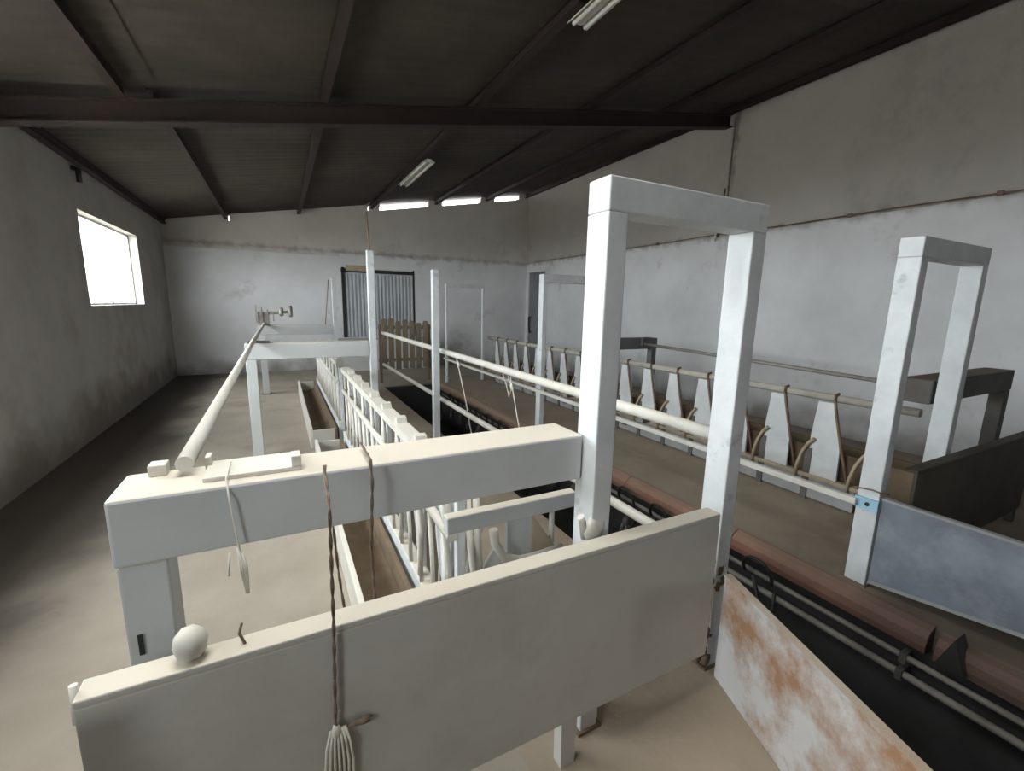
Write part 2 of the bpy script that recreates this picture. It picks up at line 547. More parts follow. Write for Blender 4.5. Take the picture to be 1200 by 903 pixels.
slope_box(bb, XL, XR, 5.38, 5.52, 0.30, 0.283)
slope_box(bb, XL, XR, 5.44, 5.46, 0.283, 0.117)
slope_box(bb, XL, XR, 5.38, 5.52, 0.117, 0.102)
bb.build('main_beam', M['rust_steel'], ceiling)
shared = {}
edges = [XL - 0.3] + PX[1:-1] + [XR + 0.3]
for k in range(len(edges) - 1):
    x0, x1 = edges[k], edges[k + 1] + 0.06
    b = MB()
    n, W = 24, 1.12
    rows = []
    for i in range(n + 1):
        yv = i * W / n
        z = 0.007 * math.cos(2 * math.pi * yv / 0.186)
        rows.append([b.bm.verts.new((x0, yv, roofz(x0) + z + 0.012)), b.bm.verts.new((x1, yv, roofz(x1) + z + 0.002))])
    for r0, r1 in zip(rows, rows[1:]):
        b._f([r0[0], r0[1], r1[1], r1[0]], True)
    first = b.build('roof_sheet', M['fibre'], ceiling)
    first.location.y = YN
    for j in range(1, 19):
        c = first.copy()
        COL.objects.link(c)
        if abs(x0 - ADDED_SKY[0]) < 0.01 and j == 8:
            c.data = first.data.copy()
            c.data.materials[0] = M['skylight']
            c.name = 'translucent_sheet'
        c.location.y = YN + j * 1.09
        c.location.z = 0.002 * (j % 2)


# one seen window, two unseen ones added for light, and the doors
def window(n, spec):
    a, b, c, d = spec
    f = MB()
    X = XL - 0.14
    for q in ((a, b, c, c + 0.03), (a, b, d - 0.03, d), (a, a + 0.03, c, d), (b - 0.03, b, c, d)):
        f.box(X - 0.02, X + 0.02, *q)
    o = struct(f.build('window_%d' % n, M['lamp_white']))
    p = MB()
    p.box(X - 0.003, X + 0.003, a + 0.02, b - 0.02, c + 0.02, d - 0.02)
    p.build('pane', M['glass'], o)
    l = MB()
    l.box(X + 0.02, X + 0.045, (a + b) / 2 - 0.03, (a + b) / 2 + 0.03, c + 0.02, c + 0.06)
    l.build('catch', M['lamp_white'], o)
    return o


window(1, WIN1)
window(2, ADDED_WIN2)
window(3, ADDED_WIN3)
# door 1: ribbed metal door set high in the back wall
d1 = MB()
d1.box(DX0 + 0.10, DX1 - 0.02, YB - 0.012, YB - 0.002, DZ0 + 0.02, DZ1 - 0.12)
door1 = struct(d1.build('door_1', M['rib_metal']))
rb = None
nrib = 19
for i in range(nrib):
    x = DX0 + 0.14 + i * (DX1 - DX0 - 0.2) / (nrib - 1)
    if rb is None:
        r = MB()
        r.prism([(-0.03, YB - 0.012), (-0.015, YB - 0.045), (0.015, YB - 0.045), (0.03, YB - 0.012)], 'z', DZ0 + 0.02, DZ1 - 0.16)
        rb = r.build('rib', M['rib_metal'], door1)
        rb.location.x = x
    else:
        c = rb.copy(); COL.objects.link(c); c.location.x = x
f = MB()
f.box(DX0 + 0.02, DX0 + 0.08, YB - 0.06, YB - 0.002, DZ0, DZ1)
f.box(DX1 - 0.03, DX1, YB - 0.06, YB - 0.002, DZ0, DZ1)
f.box(DX0, DX1, YB - 0.03, YB - 0.002, DZ1 - 0.12, DZ1 - 0.03)
lab(f.build('door_frame', M['black'], door1), 'dark door frame')
f = MB()
f.box(DX0 + 0.12, DX0 + 0.72, YB - 0.075, YB - 0.04, DZ1 - 0.08, DZ1 + 0.06)
lab(f.build('shutter_box', M['old_bar'], door1), 'beige box over the door head')
st = MB()
st.box(1.15, 3.5, 11.55, YB - 0.05, 0, 0.78)
struct(st.build('trim_1', M['concrete'], bevel=0.01))
# door 2: grey door in the right wall by the far corner
d2 = MB()
d2.box(XR - 0.03, XR - 0.004, DR0 + 0.01, DR1 - 0.01, 0.0, DRZ - 0.01)
door2 = struct(d2.build('door_2', M['grey_door'], bevel=0.003))
h = MB()
h.tube([(XR - 0.03, DR1 - 0.12, 1.35), (XR - 0.09, DR1 - 0.12, 1.35), (XR - 0.09, DR1 - 0.12, 1.15), (XR - 0.09, DR1 - 0.16, 0.9), (XR - 0.03, DR1 - 0.16, 0.9)], 0.025, 8)
lab(h.build('door_handle', M['black_rubber'], door2), 'black pull handle')
# ================================================================== FRAMES
def gate_frame(xa, xb, y, label, name='sheep_gate', wpost=0.085, dpost=0.115, top=2.12, bar=0.11):
    t = thing(name, ((xa + xb) / 2, y, 0), label, 'gate', 'tall gate frames across the milking platforms')
    for x in (xa, xb):
        p = MB()
        p.box(x - wpost / 2, x + wpost / 2, y - dpost / 2, y + dpost / 2, 0, top - bar)
        p.build('post', M['white_steel'], t, 0.006)
        p = MB()
        p.box(x - wpost / 2 - 0.015, x + wpost / 2 + 0.015, y - dpost / 2 - 0.01, y + dpost / 2 + 0.03, 0, 0.012)
        p.build('foot_plate', M['dark_tube'], t)
    p = MB()
    p.box(xa - wpost / 2, xb + wpost / 2, y - dpost / 2, y + dpost / 2, top - bar, top)
    p.build('crossbar', M['white_steel'], t, 0.006)
    return t


fr_ln = gate_frame(1.015, 1.75, 1.26, 'tall white steel gate frame standing nearest, behind the big grey panel')
def gate_post(x, y, top, wd, label):
    t = thing('gate_post', (x, y, 0), label, 'post')
    p = MB()
    p.box(x - wd / 2, x + wd / 2, y - wd / 2, y + wd / 2, 0, top)
    p.build('post', M['white_steel'], t, 0.004)
    p = MB()
    p.box(x - wd / 2 - 0.03, x + wd / 2 + 0.03, y - wd / 2 - 0.03, y + wd / 2 + 0.03, 0, 0.012)
    p.build('foot_plate', M['dark_tube'], t)
    return t


fr_lm = gate_post(0.95, 5.30, 2.27, 0.075, 'slim white post with a rusty rod on top, halfway down the left trough')
gate_post(1.70, 5.30, 2.10, 0.08, 'white square post standing at the left edge of the pit, halfway down')
gate_post(0.96, 9.20, 2.14, 0.07, 'far pale post left of the ribbed metal door')
fr_rn = gate_frame(3.20, 4.04, 1.26, 'scuffed white gate frame at the right with blue-grey panel beside it')
fr_rm = gate_frame(3.20, 4.06, 5.25, 'white gate frame halfway down the right milking platform', wpost=0.07)
fr_rf = gate_frame(3.20, 4.05, 9.20, 'farthest white gate frame of the right milking platform', wpost=0.045, dpost=0.07, bar=0.07)
# caked dung on the foot of the nearest frame, rusty rod on the post behind
b = MB()
for i in range(44):
    b.blob((random.choice((1.705, 1.70, 1.715, 1.74, 1.77)) + random.uniform(-0.012, 0.012), 1.205 + random.uniform(-0.004, 0.07), 0.02 + i * 0.0125), random.uniform(0.016, 0.03), 1, 0.6, 1.5, i, 0.3)
lab(b.build('caked_dung', M['feed'], fr_ln), 'brown dung caked on the foot of the post')
b = MB()
b.tube([(0.945, 5.30, 2.27), (0.93, 5.30, 2.68)], 0.009, 6)
lab(b.build('rod', M['dark_tube'], fr_lm), 'thin rusty rod rising from the post')
b = MB()
b.blob((0.985, 1.203, 0.885), 0.042, 1.0, 0.3, 1.2, 3, 0.28)
b.tube([(0.95, 1.215, 0.86), (0.935, 1.21, 0.93), (0.925, 1.21, 0.95)], 0.014, 8)
lab(b.build('hinge_lump', M['cream_pipe'], fr_ln), 'cream dusty hinge lump')


# ================================================================== TROUGH CROSSBARS (box beam on a post beside each frame)
def crossbar(x0, x1, y, post_x, z, label, m, name='trough_crossbar', depth=0.19, hgt=0.17, group='box beams across the feed troughs'):
    t = thing(name, (post_x, y + 0.05, 0), label, 'beam', group)
    p = MB()
    p.box(x0, x1, y, y + depth, z - hgt, z)
    p.build('beam', m, t, 0.008)
    s = 0.10
    p = MB()
    p.box(post_x, post_x + s, y + 0.002, y + 0.10, 0, z - hgt)
    p.build('post', m, t, 0.006)
    p = MB()
    p.box(post_x - 0.03, post_x + s + 0.03, y - 0.02, y + 0.13, 0, 0.012)
    p.build('foot_plate', M['dark_tube'], t)
    return t


cb_n = crossbar(-0.385, 0.965, 1.27, -0.38, 1.237, 'pale grey box beam nearest the camera with dusty cream top', M['bar_sheet'])
cb_m = crossbar(-0.33, 0.90, 5.27, -0.33, 1.26, 'pale grey box beam halfway down the left feed trough', M['bar_sheet'])
cb_f = crossbar(-0.33, 0.90, 9.15, -0.33, 1.26, 'pale grey box beam at the far end of the left feed trough', M['bar_sheet'])
cb_rn = crossbar(3.98, 5.50, 1.33, 5.39, 1.245, 'dark brown box beam by the right edge of the photo', M['dark_bar'])
cb_rm = crossbar(4.11, 5.34, 5.22, 5.23, 1.235, 'slate grey box beam against the white right wall', M['slate_bar'])
# things on the near crossbar
for q in ((-0.20, 0.03, 1.31, 1.45, 1.237, 1.25), (-0.205, -0.19, 1.41, 1.455, 1.237, 1.275), (0.005, 0.03, 1.31, 1.36, 1.25, 1.28), (-0.33, -0.29, 1.41, 1.455, 1.237, 1.268)):
    b = MB()
    b.box(*q)
    b.build('pipe_cradle', M['cream_pipe'], cb_n, 0.003)
b = MB()
b.box(-0.358, -0.348, 1.268, 1.274, 0.83, 0.885)
lab(b.build('slot', M['black'], cb_n), 'dark slot in the post')
# second, lower bar with a hanging plate under the near crossbar
b = MB()
b.box(0.52, 1.12, 1.50, 1.55, 0.825, 0.895)
b.build('lower_bar', M['bar_sheet'], cb_n, 0.005)
b = MB()
b.box(0.79, 0.905, 1.52, 1.545, 0.55, 0.825)
b.build('hanging_plate', M['bar_sheet'], cb_n)
b = MB()
b.tube([(0.70, 1.47, 0.825), (0.71, 1.47, 0.76), (0.745, 1.46, 0.70), (0.81, 1.45, 0.675), (0.90, 1.44, 0.68), (1.0, 1.42, 0.70)], 0.018, 10)
lab(b.build('curved_bar', M['cream_pipe'], cb_n), 'cream curved tube under the lower bar')
b = MB()
b.prism([(0.905, 0.825), (1.06, 0.60), (0.905, 0.56)], 'y', 1.51, 1.53)
lab(b.build('gusset', M['old_bar'], cb_n), 'brown triangular plate')
b = MB()
b.tube([(1.01, 1.525, 0.825), (1.01, 1.525, 0.62)], 0.012, 8)
b.build('drop_bar', M['cream_pipe'], cb_n)


# ================================================================== END PANELS
def end_panel(x0, x1, y, zb, ztop, m, label, legs, group=None):
    t = thing('end_panel', ((x0 + x1) / 2, y, 0), label, 'panel', group)
    p = MB()
    p.box(x0, x1, y, y + 0.02, zb, ztop)
    p.build('sheet', m, t, 0.004)
    p = MB()
    p.box(x0, x1, y, y + 0.07, ztop, ztop + 0.018)
    p.build('top_flange', m, t, 0.004)
    p = MB()
    p.box(x0, x1, y + 0.004, y + 0.03, zb - 0.015, zb)
    p.build('bottom_lip', m, t)
    for lx in legs:
        p = MB()
        p.prism([(lx - 0.035, zb + 0.01), (lx + 0.035, zb + 0.01), (lx + 0.03, 0.0), (lx - 0.03, 0.0)], 'y', y + 0.006, y + 0.055)
        p.build('leg', m, t)
    return t


ep_l = end_panel(-0.435, 1.575, 1.115, 0.215, 0.85, M['sheet'], 'large dusty grey sheet panel on legs across the foreground', [-0.40, 0.855])
ep_r = end_panel(3.36, 5.42, 1.115, 0.12, 0.745, M['dark_sheet'], 'dark dirt-caked sheet panel at the right under the dark beam', [3.45, 5.35])
b = MB()
b.blob((-0.232, 1.15, 0.909), 0.036, 1.0, 0.9, 1.2, 4, 0.0)
lab(b.build('round_knob', M['cream_pipe'], ep_l), 'cream rounded knob on the top edge')
b = MB()
b.tube([(-0.44, 1.14, 0.80), (-0.44, 1.15, 0.885)], 0.008, 8)
b.build('corner_pin', M['cream_pipe'], ep_l)
b = MB()
b.tube([(-0.125, 1.15, 0.867), (-0.135, 1.15, 0.90), (-0.128, 1.15, 0.925)], 0.0035, 6)
lab(b.build('hook', M['dark_tube'], ep_l), 'small dark wire hook')

# angled splash panel at the lower right and the blue-grey panel by the right frame
t = thing('splash_panel', (1.55, 0.70, 0), 'low white sheet panel with rust stains beside the dark pit', 'panel')


def slant_panel(mb, pa, pb, z0, z1, th):
    a, b = Vector((*pa, 0)), Vector((*pb, 0))
    n = (b - a).cross(Vector((0, 0, 1))).normalized() * th
    q = [a, b, b + n, a + n]
    mb.hexa([(v.x, v.y, z0) for v in q] + [(v.x, v.y, z1) for v in q])


b = MB()
slant_panel(b, (1.735, 1.15), (1.33, 0.05), 0.0, 0.515, 0.025)
b.build('sheet', M['rust_sheet'], t, 0.004)
b = MB()
slant_panel(b, (1.74, 1.15), (1.335, 0.05), 0.515, 0.527, 0.035)
b.build('top_edge', M['rust_sheet'], t)
t = thing('side_panel', (3.17, 0.6, 0), 'blue-grey sheet panel hung from the right gate frame', 'panel')
b = MB()
b.prism([(1.19, 0.05), (1.19, 0.585), (-0.5, 0.585), (-0.5, 0.30)], 'x', 3.165, 3.185)
b.build('sheet', M['blue_sheet'], t, 0.003)
b = MB()
b.box(3.16, 3.195, -0.5, 1.19, 0.585, 0.60)
b.build('top_edge', M['kick'], t)
b = MB()
b.prism([(1.19, 0.035), (1.19, 0.055), (-0.5, 0.305), (-0.5, 0.285)], 'x', 3.16, 3.195)
b.build('bottom_edge', M['kick'], t)
b = MB()
b.box(3.15, 3.20, -0.45, -0.38, 0, 0.3)
b.build('leg', M['white_steel'], t)


# ================================================================== RAILS
def rail(x, y0, y1, z, r, m, label, name='rump_rail', sag=0.0, extra=None):
    t = thing(name, (x, (y0 + y1) / 2, 0), label, 'rail')
    b = MB()
    n = 12
    b.tube([(x, y0 + (y1 - y0) * i / n, z - sag * math.sin(math.pi * i / n)) for i in range(n + 1)], r, 12)
    b.build('pipe', m, t)
    return t


t = rail(1.85, 1.32, 9.2, 1.10, 0.035, M['cream_pipe'], 'thick cream rail along the left edge of the pit, upper one')
for y in (1.85, 2.35, 2.62):
    b = MB()
    b.box(1.825, 1.885, y, y + 0.05, 1.045, 1.07)
    lab(b.build('clip', M['dark_post'], t), 'small dark clip under the pipe')
rail(1.85, 1.32, 9.2, 0.46, 0.03, M['cream_pipe'], 'cream rail low along the left edge of the pit')
t = thing('rump_rail', (3.17, 5.2, 0), 'thin cream rail along the right platform with blue bracket', 'rail')
b = MB()
b.box(3.105, 3.15, 1.30, 9.15, 0.52, 0.562)
b.build('pipe', M['cream_pipe'], t, 0.006)
b = MB()
b.box(3.135, 3.152, 1.195, 1.32, 0.505, 0.575)
br = lab(b.build('bracket', M['blue_paint'], t), 'pale blue bracket')
b = MB()
b.tube([(3.137, 1.25, 0.54), (3.133, 1.25, 0.54)], 0.013, 10)
lab(b.build('bolt_hole', M['black'], br), 'dark bolt hole')
b = MB()
b.tube([(3.15, 1.34, 0.62), (3.148, 1.24, 0.635), (3.15, 1.19, 0.63), (3.24, 1.19, 0.61)], 0.005, 6)
b.build('wire_tie', M['dark_tube'], t)
for y in (2.3, 3.4, 4.5, 6.6, 7.8):
    b = MB()
    b.box(3.11, 3.145, y, y + 0.05, 0.50, 0.52)
    b.build('clip', M['dark_post'], t)
# feed rails lying on the crossbars
t = thing('feed_rail', (-0.24, 5.3, 0), 'pale pipe running lengthwise over the left floor on the box beams', 'pipe')
b = MB()
b.tube([(-0.245, 1.38, 1.272), (-0.24, 5.3, 1.296), (-0.235, 9.25, 1.285)], 0.021, 14)
b.build('pipe', M['cream_pipe'], t)
b = MB()
b.box(-0.30, -0.10, 5.28, 5.44, 1.262, 1.275)
lab(b.build('clamp', M['dark_post'], t), 'dark clamp')
b = MB()
b.box(-0.33, -0.15, 9.18, 9.24, 1.263, 1.50)
for i in range(4):
    b.box(-0.36 + 0.09 * i, -0.34 + 0.09 * i, 9.16, 9.2, 1.30 + 0.03 * (i % 2), 1.62 - 0.04 * i)
b.tube([(-0.20, 9.2, 1.47), (0.22, 9.2, 1.50)], 0.025, 8)
b.tube([(0.20, 9.15, 1.42), (0.20, 9.25, 1.60)], 0.035, 8)
b.tube([(0.05, 9.15, 1.44), (0.05, 9.25, 1.56)], 0.035, 8)
lab(b.build('crank', M['grey_pipe'], t), 'worn grey crank at the far end')
t = thing('feed_rail', (5.0, 3.4, 0), 'thin dark pipe running along in front of the right wall', 'pipe')
b = MB()
b.tube([(5.02, 1.53, 1.05), (5.02, 3.4, 1.10), (5.02, 5.21, 1.15)], 0.022, 10)
b.build('pipe', M['grey_pipe'], t)
b = MB()
b.box(4.98, 5.05, 5.165, 5.215, 1.12, 1.25)
lab(b.build('clamp', M['dark_post'], t), 'dark clamp')


# ================================================================== HEADLOCK ROWS
def headlock_row(x, y0, n, pitch, label, side, seed):
    """side +1: animals stand on the -x side (right platform); -1: on the +x side (left platform)"""
    y1 = y0 + n * pitch
    s = side
    right = s > 0
    t = thing('headlock_row', (x, (y0 + y1) / 2, 0), label, 'headlock', 'rows of neck yokes along the feed troughs')
    b = MB()
    if right:
        b.tube([(x, y0 - 0.6, 0.965), (x, (y0 + y1) / 2, 0.96), (x, y1 + 0.05, 0.965)], 0.033, 12)
    else:
        b.box(x - 0.045, x + 0.04, y0 - 0.1, y1 + 0.05, 0.935, 0.985)
    b.build('top_rail', M['top_rail'] if right else M['cream_pipe'], t)
    b = MB()
    b.box(x - 0.03, x + 0.03, y0 - 0.55 if right else y0 - 0.1, y1 + 0.05, 0.21, 0.245)
    b.build('bottom_rail', M['old_bar'] if right else M['cream_pipe'], t, 0.004)
    proto = {}

    def part(name, k, mk, m):
        if name not in proto:
            bb_ = MB()
            mk(bb_)
            proto[name] = bb_.build(name, m, t)
        else:
            c = proto[name].copy()
            COL.objects.link(c)
            c.location.y += k * pitch
    Y = y0
    for k in range(n):
        # each opening is bounded by a white plate: wide at the foot, narrow at the top
        if right:
            part('divider_plate', k, lambda q: q.prism([(Y - 0.12, 0.235), (Y + 0.13, 0.235), (Y + 0.13, 0.62), (Y + 0.105, 0.92), (Y - 0.03, 0.92), (Y - 0.085, 0.70), (Y - 0.115, 0.50)], 'x', x - 0.012, x + 0.012), M['white_steel'])
            part('neck_bar', k, lambda q: q.tube([(x - 0.03, Y - 0.035, 0.95), (x - 0.03, Y - 0.05, 0.86), (x - 0.03, Y - 0.13, 0.55), (x - 0.03, Y - 0.215, 0.26)], 0.012, 8), M['dark_tube'])
            part('curved_bar', k, lambda q: q.tube([(x - 0.035, Y - 0.22, 0.19), (x - 0.035, Y - 0.228, 0.31), (x - 0.035, Y - 0.255, 0.43), (x - 0.035, Y - 0.30, 0.53), (x - 0.035, Y - 0.345, 0.58)], 0.015, 8), M['old_bar'])
            part('upright', k, lambda q: q.box(x - 0.02, x + 0.02, Y + 0.10, Y + 0.155, 0.0, 0.48), M['dark_post'])
            part('kick_panel', k, lambda q: q.box(x - 0.01, x + 0.01, Y + 0.157 - pitch, Y + 0.098, 0.02, 0.205), M['kick'])
            part('pivot', k, lambda q: q.tube([(x - 0.05, Y - 0.035, 0.945), (x - 0.036, Y - 0.035, 0.945), (x - 0.036, Y - 0.035, 1.0), (x + 0.01, Y - 0.035, 1.005)], 0.012, 8), M['dark_tube'])
        else:
            part('divider_plate', k, lambda q: q.prism([(Y - 0.02, 0.42), (Y + 0.07, 0.42), (Y + 0.13, 0.62), (Y + 0.13, 0.84), (Y + 0.09, 0.935), (Y - 0.05, 0.935), (Y - 0.09, 0.84), (Y - 0.09, 0.62)], 'x', x - 0.012, x + 0.012), M['white_steel'])
            part('neck_bar', k, lambda q: q.tube([(x - 0.035, Y - 0.05, 0.96), (x - 0.035, Y - 0.08, 0.80), (x - 0.035, Y - 0.13, 0.55), (x - 0.035, Y - 0.08, 0.25)], 0.014, 8), M['cream_pipe'])
            part('curved_bar', k, lambda q: q.tube([(x + 0.035, Y - 0.215, 0.22), (x + 0.035, Y - 0.225, 0.36), (x + 0.035, Y - 0.27, 0.52), (x + 0.035, Y - 0.20, 0.70), (x + 0.035, Y - 0.16, 0.95)], 0.015, 8), M['cream_pipe'])
            part('upright', k, lambda q: q.box(x - 0.02, x + 0.02, Y - 0.02, Y + 0.02, 0.0, 0.93), M['white_steel'])
            part('top_knob', k, lambda q: q.prism([(Y - 0.04, 0.98), (Y + 0.04, 0.98), (Y + 0.015, 1.025), (Y - 0.02, 1.02)], 'x', x - 0.03, x + 0.03), M['cream_pipe'])
    return t


P_ = 0.43
M['top_rail'] = mat('beige_grey_rail', (0.47, 0.44, 0.39), (0.36, 0.33, 0.28), 5.0, 0.65, 0.15, 30.0, dust=DUST)
headlock_row(4.22, 2.05, 7, P_, 'neck yokes with white plates nearest on the right platform', 1, 1)
headlock_row(4.22, 5.72, 8, P_, 'far neck yokes of the right platform beyond the middle gate frame', 1, 2)
hl1 = headlock_row(0.62, 1.80, 8, P_ * 0.97, 'neck yokes with cream bars beside the left feed trough, nearer half', -1, 3)
hl2 = headlock_row(0.62, 5.75, 8, P_ * 0.97, 'neck yokes beside the left feed trough, far half', -1, 4)
# the left rows also carry a feed-side rail with upright bars
for t, y0 in ((hl1, 1.55), (hl2, 5.55)):
    b = MB()
    b.tube([(0.575, y0 + 0.05, 0.755), (0.575, y0 + 3.5, 0.75)], 0.022, 10)
    b.build('middle_rail', M['cream_pipe'], t)
    b = MB()
    b.box(0.565, 0.64, y0 + 0.05, y0 + 3.6, 0.03, 0.27)
    b.build('base_beam', M['white_steel'], t, 0.006)
    first = None
    for k in range(16):
        if first is None:
            b = MB()
            b.tube([(0.575, y0 + 0.1, 0.27), (0.575, y0 + 0.12, 0.50), (0.575, y0 + 0.16, 0.75)], 0.011, 6)
            first = b.build('upright_bar', M['cream_pipe'], t)
        else:
            c = first.copy(); COL.objects.link(c); c.location.y += k * 0.21
    first = None
    for k in range(8):
        if first is None:
            b = MB()
            b.tube([(0.575, y0 + 0.12, 0.76), (0.595, y0 + 0.26, 0.84), (0.62, y0 + 0.30, 0.95)], 0.013, 6)
            first = b.build('stay_bar', M['cream_pipe'], t)
        else:
            c = first.copy(); COL.objects.link(c); c.location.y += k * P_ * 0.97
    b = MB()
    b.box(0.60, 0.64, y0 + 0.06, y0 + 0.10, 0.0, 0.93)
    b.build('end_post', M['white_steel'], t, 0.005)


# loose yoke bars at the near end of the left row, seen under the near box beam
for pts in (((0.60, 1.72, 0.93), (0.60, 1.72, 0.80), (0.715, 1.715, 0.58)), ((0.775, 1.70, 0.80), (0.70, 1.70, 0.60), (0.655, 1.70, 0.30)), ((0.68, 1.60, 0.93), (0.69, 1.60, 0.70), (0.72, 1.60, 0.30))):
    b = MB()
    b.tube(pts, 0.016, 8)
    b.build('yoke_bar', M['cream_pipe'], hl1)
b = MB()
b.prism([(0.70, 0.30), (0.90, 0.30), (0.885, 0.46), (0.845, 0.585), (0.79, 0.50)], 'y', 1.74, 1.755)
b.build('yoke_plate', M['white_steel'], hl1, 0.003)

# ================================================================== FEED TROUGHS
def trough(x0, x1, y0, y1, zt_, label, m1, cat='trough'):
    t = thing('feed_trough', ((x0 + x1) / 2, (y0 + y1) / 2, 0), label, cat)
    b = MB()
    b.box(x0, x0 + 0.03, y0, y1, 0.0, zt_)
    b.build('side_wall', m1, t, 0.004)
    b = MB()
    b.box(x1 - 0.03, x1, y0, y1, 0.0, zt_ * 0.9)
    b.build('side_wall', M['feed'], t, 0.004)
    for y in (y0, y1 - 0.03):
        b = MB()
        b.box(x0 + 0.03, x1 - 0.03, y, y + 0.03, 0.0, zt_ * 0.9)
        b.build('end_wall', M['sheet'], t, 0.004)
    b = MB()
    b.prism([(x0 + 0.03, 0.0), (x1 - 0.03, 0.0), (x1 - 0.03, 0.08), ((x0 + x1) / 2, 0.035), (x0 + 0.03, 0.07)], 'y', y0 + 0.03, y1 - 0.03)
    lab(b.build('feed_residue', M['feed'], t), 'brown dusty feed remains')
    return t


trough(0.26, 0.54, 1.58, 5.05, 0.235, 'cream edged feed trough beside the left neck yokes, nearer half', M['cream_pipe'])
trough(0.24, 0.54, 5.5, 9.1, 0.235, 'cream edged feed trough beside the left neck yokes, far half', M['cream_pipe'])
trough(4.32, 4.82, 1.45, 5.05, 0.47, 'feed trough behind the nearest right neck yokes', M['feed'])
trough(4.32, 4.82, 5.5, 9.1, 0.47, 'feed trough behind the far right neck yokes', M['feed'])

# ================================================================== PIT EDGE, PIPES, HOSES
t = thing('pit_kerb', (3.05, 4.0, 0), 'salmon clay kerb along the right edge of the milking pit', 'kerb')
prof = [(3.125, 0.004), (3.09, 0.006), (3.045, -0.01), (3.015, -0.045), (3.005, -0.09), (3.01, -0.13), (3.05, -0.145), (3.125, -0.145)]
seg0 = None
L_ = 1.2
for k in range(7):
    if seg0 is None:
        b = MB()
        b.prism(prof, 'y', 0.83, 0.83 + L_ - 0.006)
        seg0 = b.build('kerb_segment', M['clay'], t, 0.004)
    else:
        c = seg0.copy(); COL.objects.link(c); c.location.y += k * L_
b = MB()
prof2 = [(x + 0.02, z - 0.02) for x, z in prof]
b.prism(prof2, 'y', -2.6, 0.80)
lab(b.build('end_kerb', M['clay'], t), 'sunken end length of the kerb')
b = MB()
b.prism([(0.66, -0.13), (0.78, -0.13), (0.72, 0.05)], 'x', 2.98, 3.10)
lab(b.build('wedge', M['black'], t), 'dark wedge standing on the kerb')
for z, x, r, lb in ((-0.32, 3.02, 0.022, 'grimy milk pipe along the right side of the pit, lower one'), (-0.22, 3.035, 0.018, 'grimy milk pipe under the clay kerb, upper one')):
    t = thing('milk_pipe', (x, 4, 0), lb, 'pipe')
    b = MB()
    b.tube([(x, -2.5, z), (x, 3, z), (x, 9.0, z)], r, 10)
    b.build('pipe', M['grey_pipe'], t)
    for y in (-0.5, 0.9, 2.4, 3.9, 5.4, 6.9, 8.3):
        b = MB()
        b.box(x - 0.03, PR - 0.013, y, y + 0.03, z - 0.03, z + 0.03)
        b.build('pipe_bracket', M['dark_post'], t)
hose = thing('milk_hose', (3.0, 1.75, -0.2), 'black rubber milking hose looped from the pipe at the right pit side', 'hose', 'milking hoses along the pit')
b = MB()
pts = []
for i in range(21):
    a = math.pi * 1.25 * i / 20 - 0.35
    pts.append((2.96 - 0.05 * math.sin(math.pi * i / 20), 1.75 + 0.11 * math.cos(a) , -0.16 + 0.115 * math.sin(a)))
b.tube(pts, 0.013, 8)
b.tube([(2.955, 1.62, -0.24), (2.93, 1.60, -0.36), (2.95, 1.66, -0.46), (2.97, 1.74, -0.36), (2.98, 1.80, -0.22)], 0.013, 8)
b.build('hose', M['black_rubber'], hose)
b = MB()
b.blob((2.94, 1.72, -0.40), 0.045, 0.8, 0.8, 1.3, 5, 0.05)
for k in range(4):
    b.tube([(2.92 + 0.03 * (k % 2), 1.69 + 0.05 * (k // 2), -0.42), (2.90 + 0.05 * (k % 2), 1.67 + 0.09 * (k // 2), -0.54)], 0.014, 8)
b.build('teat_cluster', M['dark_post'], hose)
hose['label'] = 'black milking hose looped at the right pit side, nearest of the line'
ORD = ['second', 'third', 'fourth', 'fifth', 'sixth', 'seventh', 'eighth', 'ninth', 'tenth', 'eleventh', 'twelfth', 'thirteenth', 'fourteenth', 'fifteenth']
for k in range(1, 15):
    c = copy_tree(hose, 0, k * 0.46 + random.uniform(-0.05, 0.05), 0, 'black milking hose on the right pit side, %s from the near end' % ORD[k - 1])

# ================================================================== ROPES AND TWINE
def rope(pts, r, label, name='rope', m='rope', extra=None, twist=60.0, group=None):
    t = thing(name, pts[0], label, 'rope', group)
    P = [Vector(p) for p in pts]
    # resample
    dens = []
    for a, b_ in zip(P, P[1:]):
        n = max(2, int((b_ - a).length / 0.008))
        dens += [a.lerp(b_, i / n) for i in range(n)]
    dens.append(P[-1])
    b = MB()
    for ph in (0, math.pi):
        q = []
        for i, p in enumerate(dens):
            a = ph + i * 0.42
            q.append(p + Vector((math.cos(a) * r * 0.55, math.sin(a) * r * 0.55, 0)))
        b.tube(q, r * 0.62, 6)
    b.build('strand', M[m], t)
    return t


r1 = rope([(0.085, 1.25, 1.262), (0.083, 1.235, 1.25), (0.08, 1.104, 1.20), (0.075, 1.104, 0.9), (0.065, 1.104, 0.575)], 0.0045, 'brown twisted rope hanging down in front of the grey panel')
b = MB()
b.blob((0.065, 1.102, 0.565), 0.012, 1, 0.7, 1.6, 1, 0.2)
for k in range(7):
    x0 = 0.052 + 0.006 * k
    b.tube([(x0, 1.103, 0.57), (x0 + 0.004 * (k - 3), 1.10, 0.52), (x0 + 0.006 * (k - 3), 1.105, 0.45), (x0 + 0.005 * (k - 3), 1.105, 0.38 + 0.01 * (k % 3))], 0.004, 6)
lab(b.build('knot', M['string'], r1), 'frayed pale knot at the rope end')
b = MB()
b.blob((0.125, 1.103, 0.565), 0.02, 1.6, 0.5, 0.5, 8, 0.3)
lab(b.build('rope_end', M['rope'], r1), 'brown frayed end')
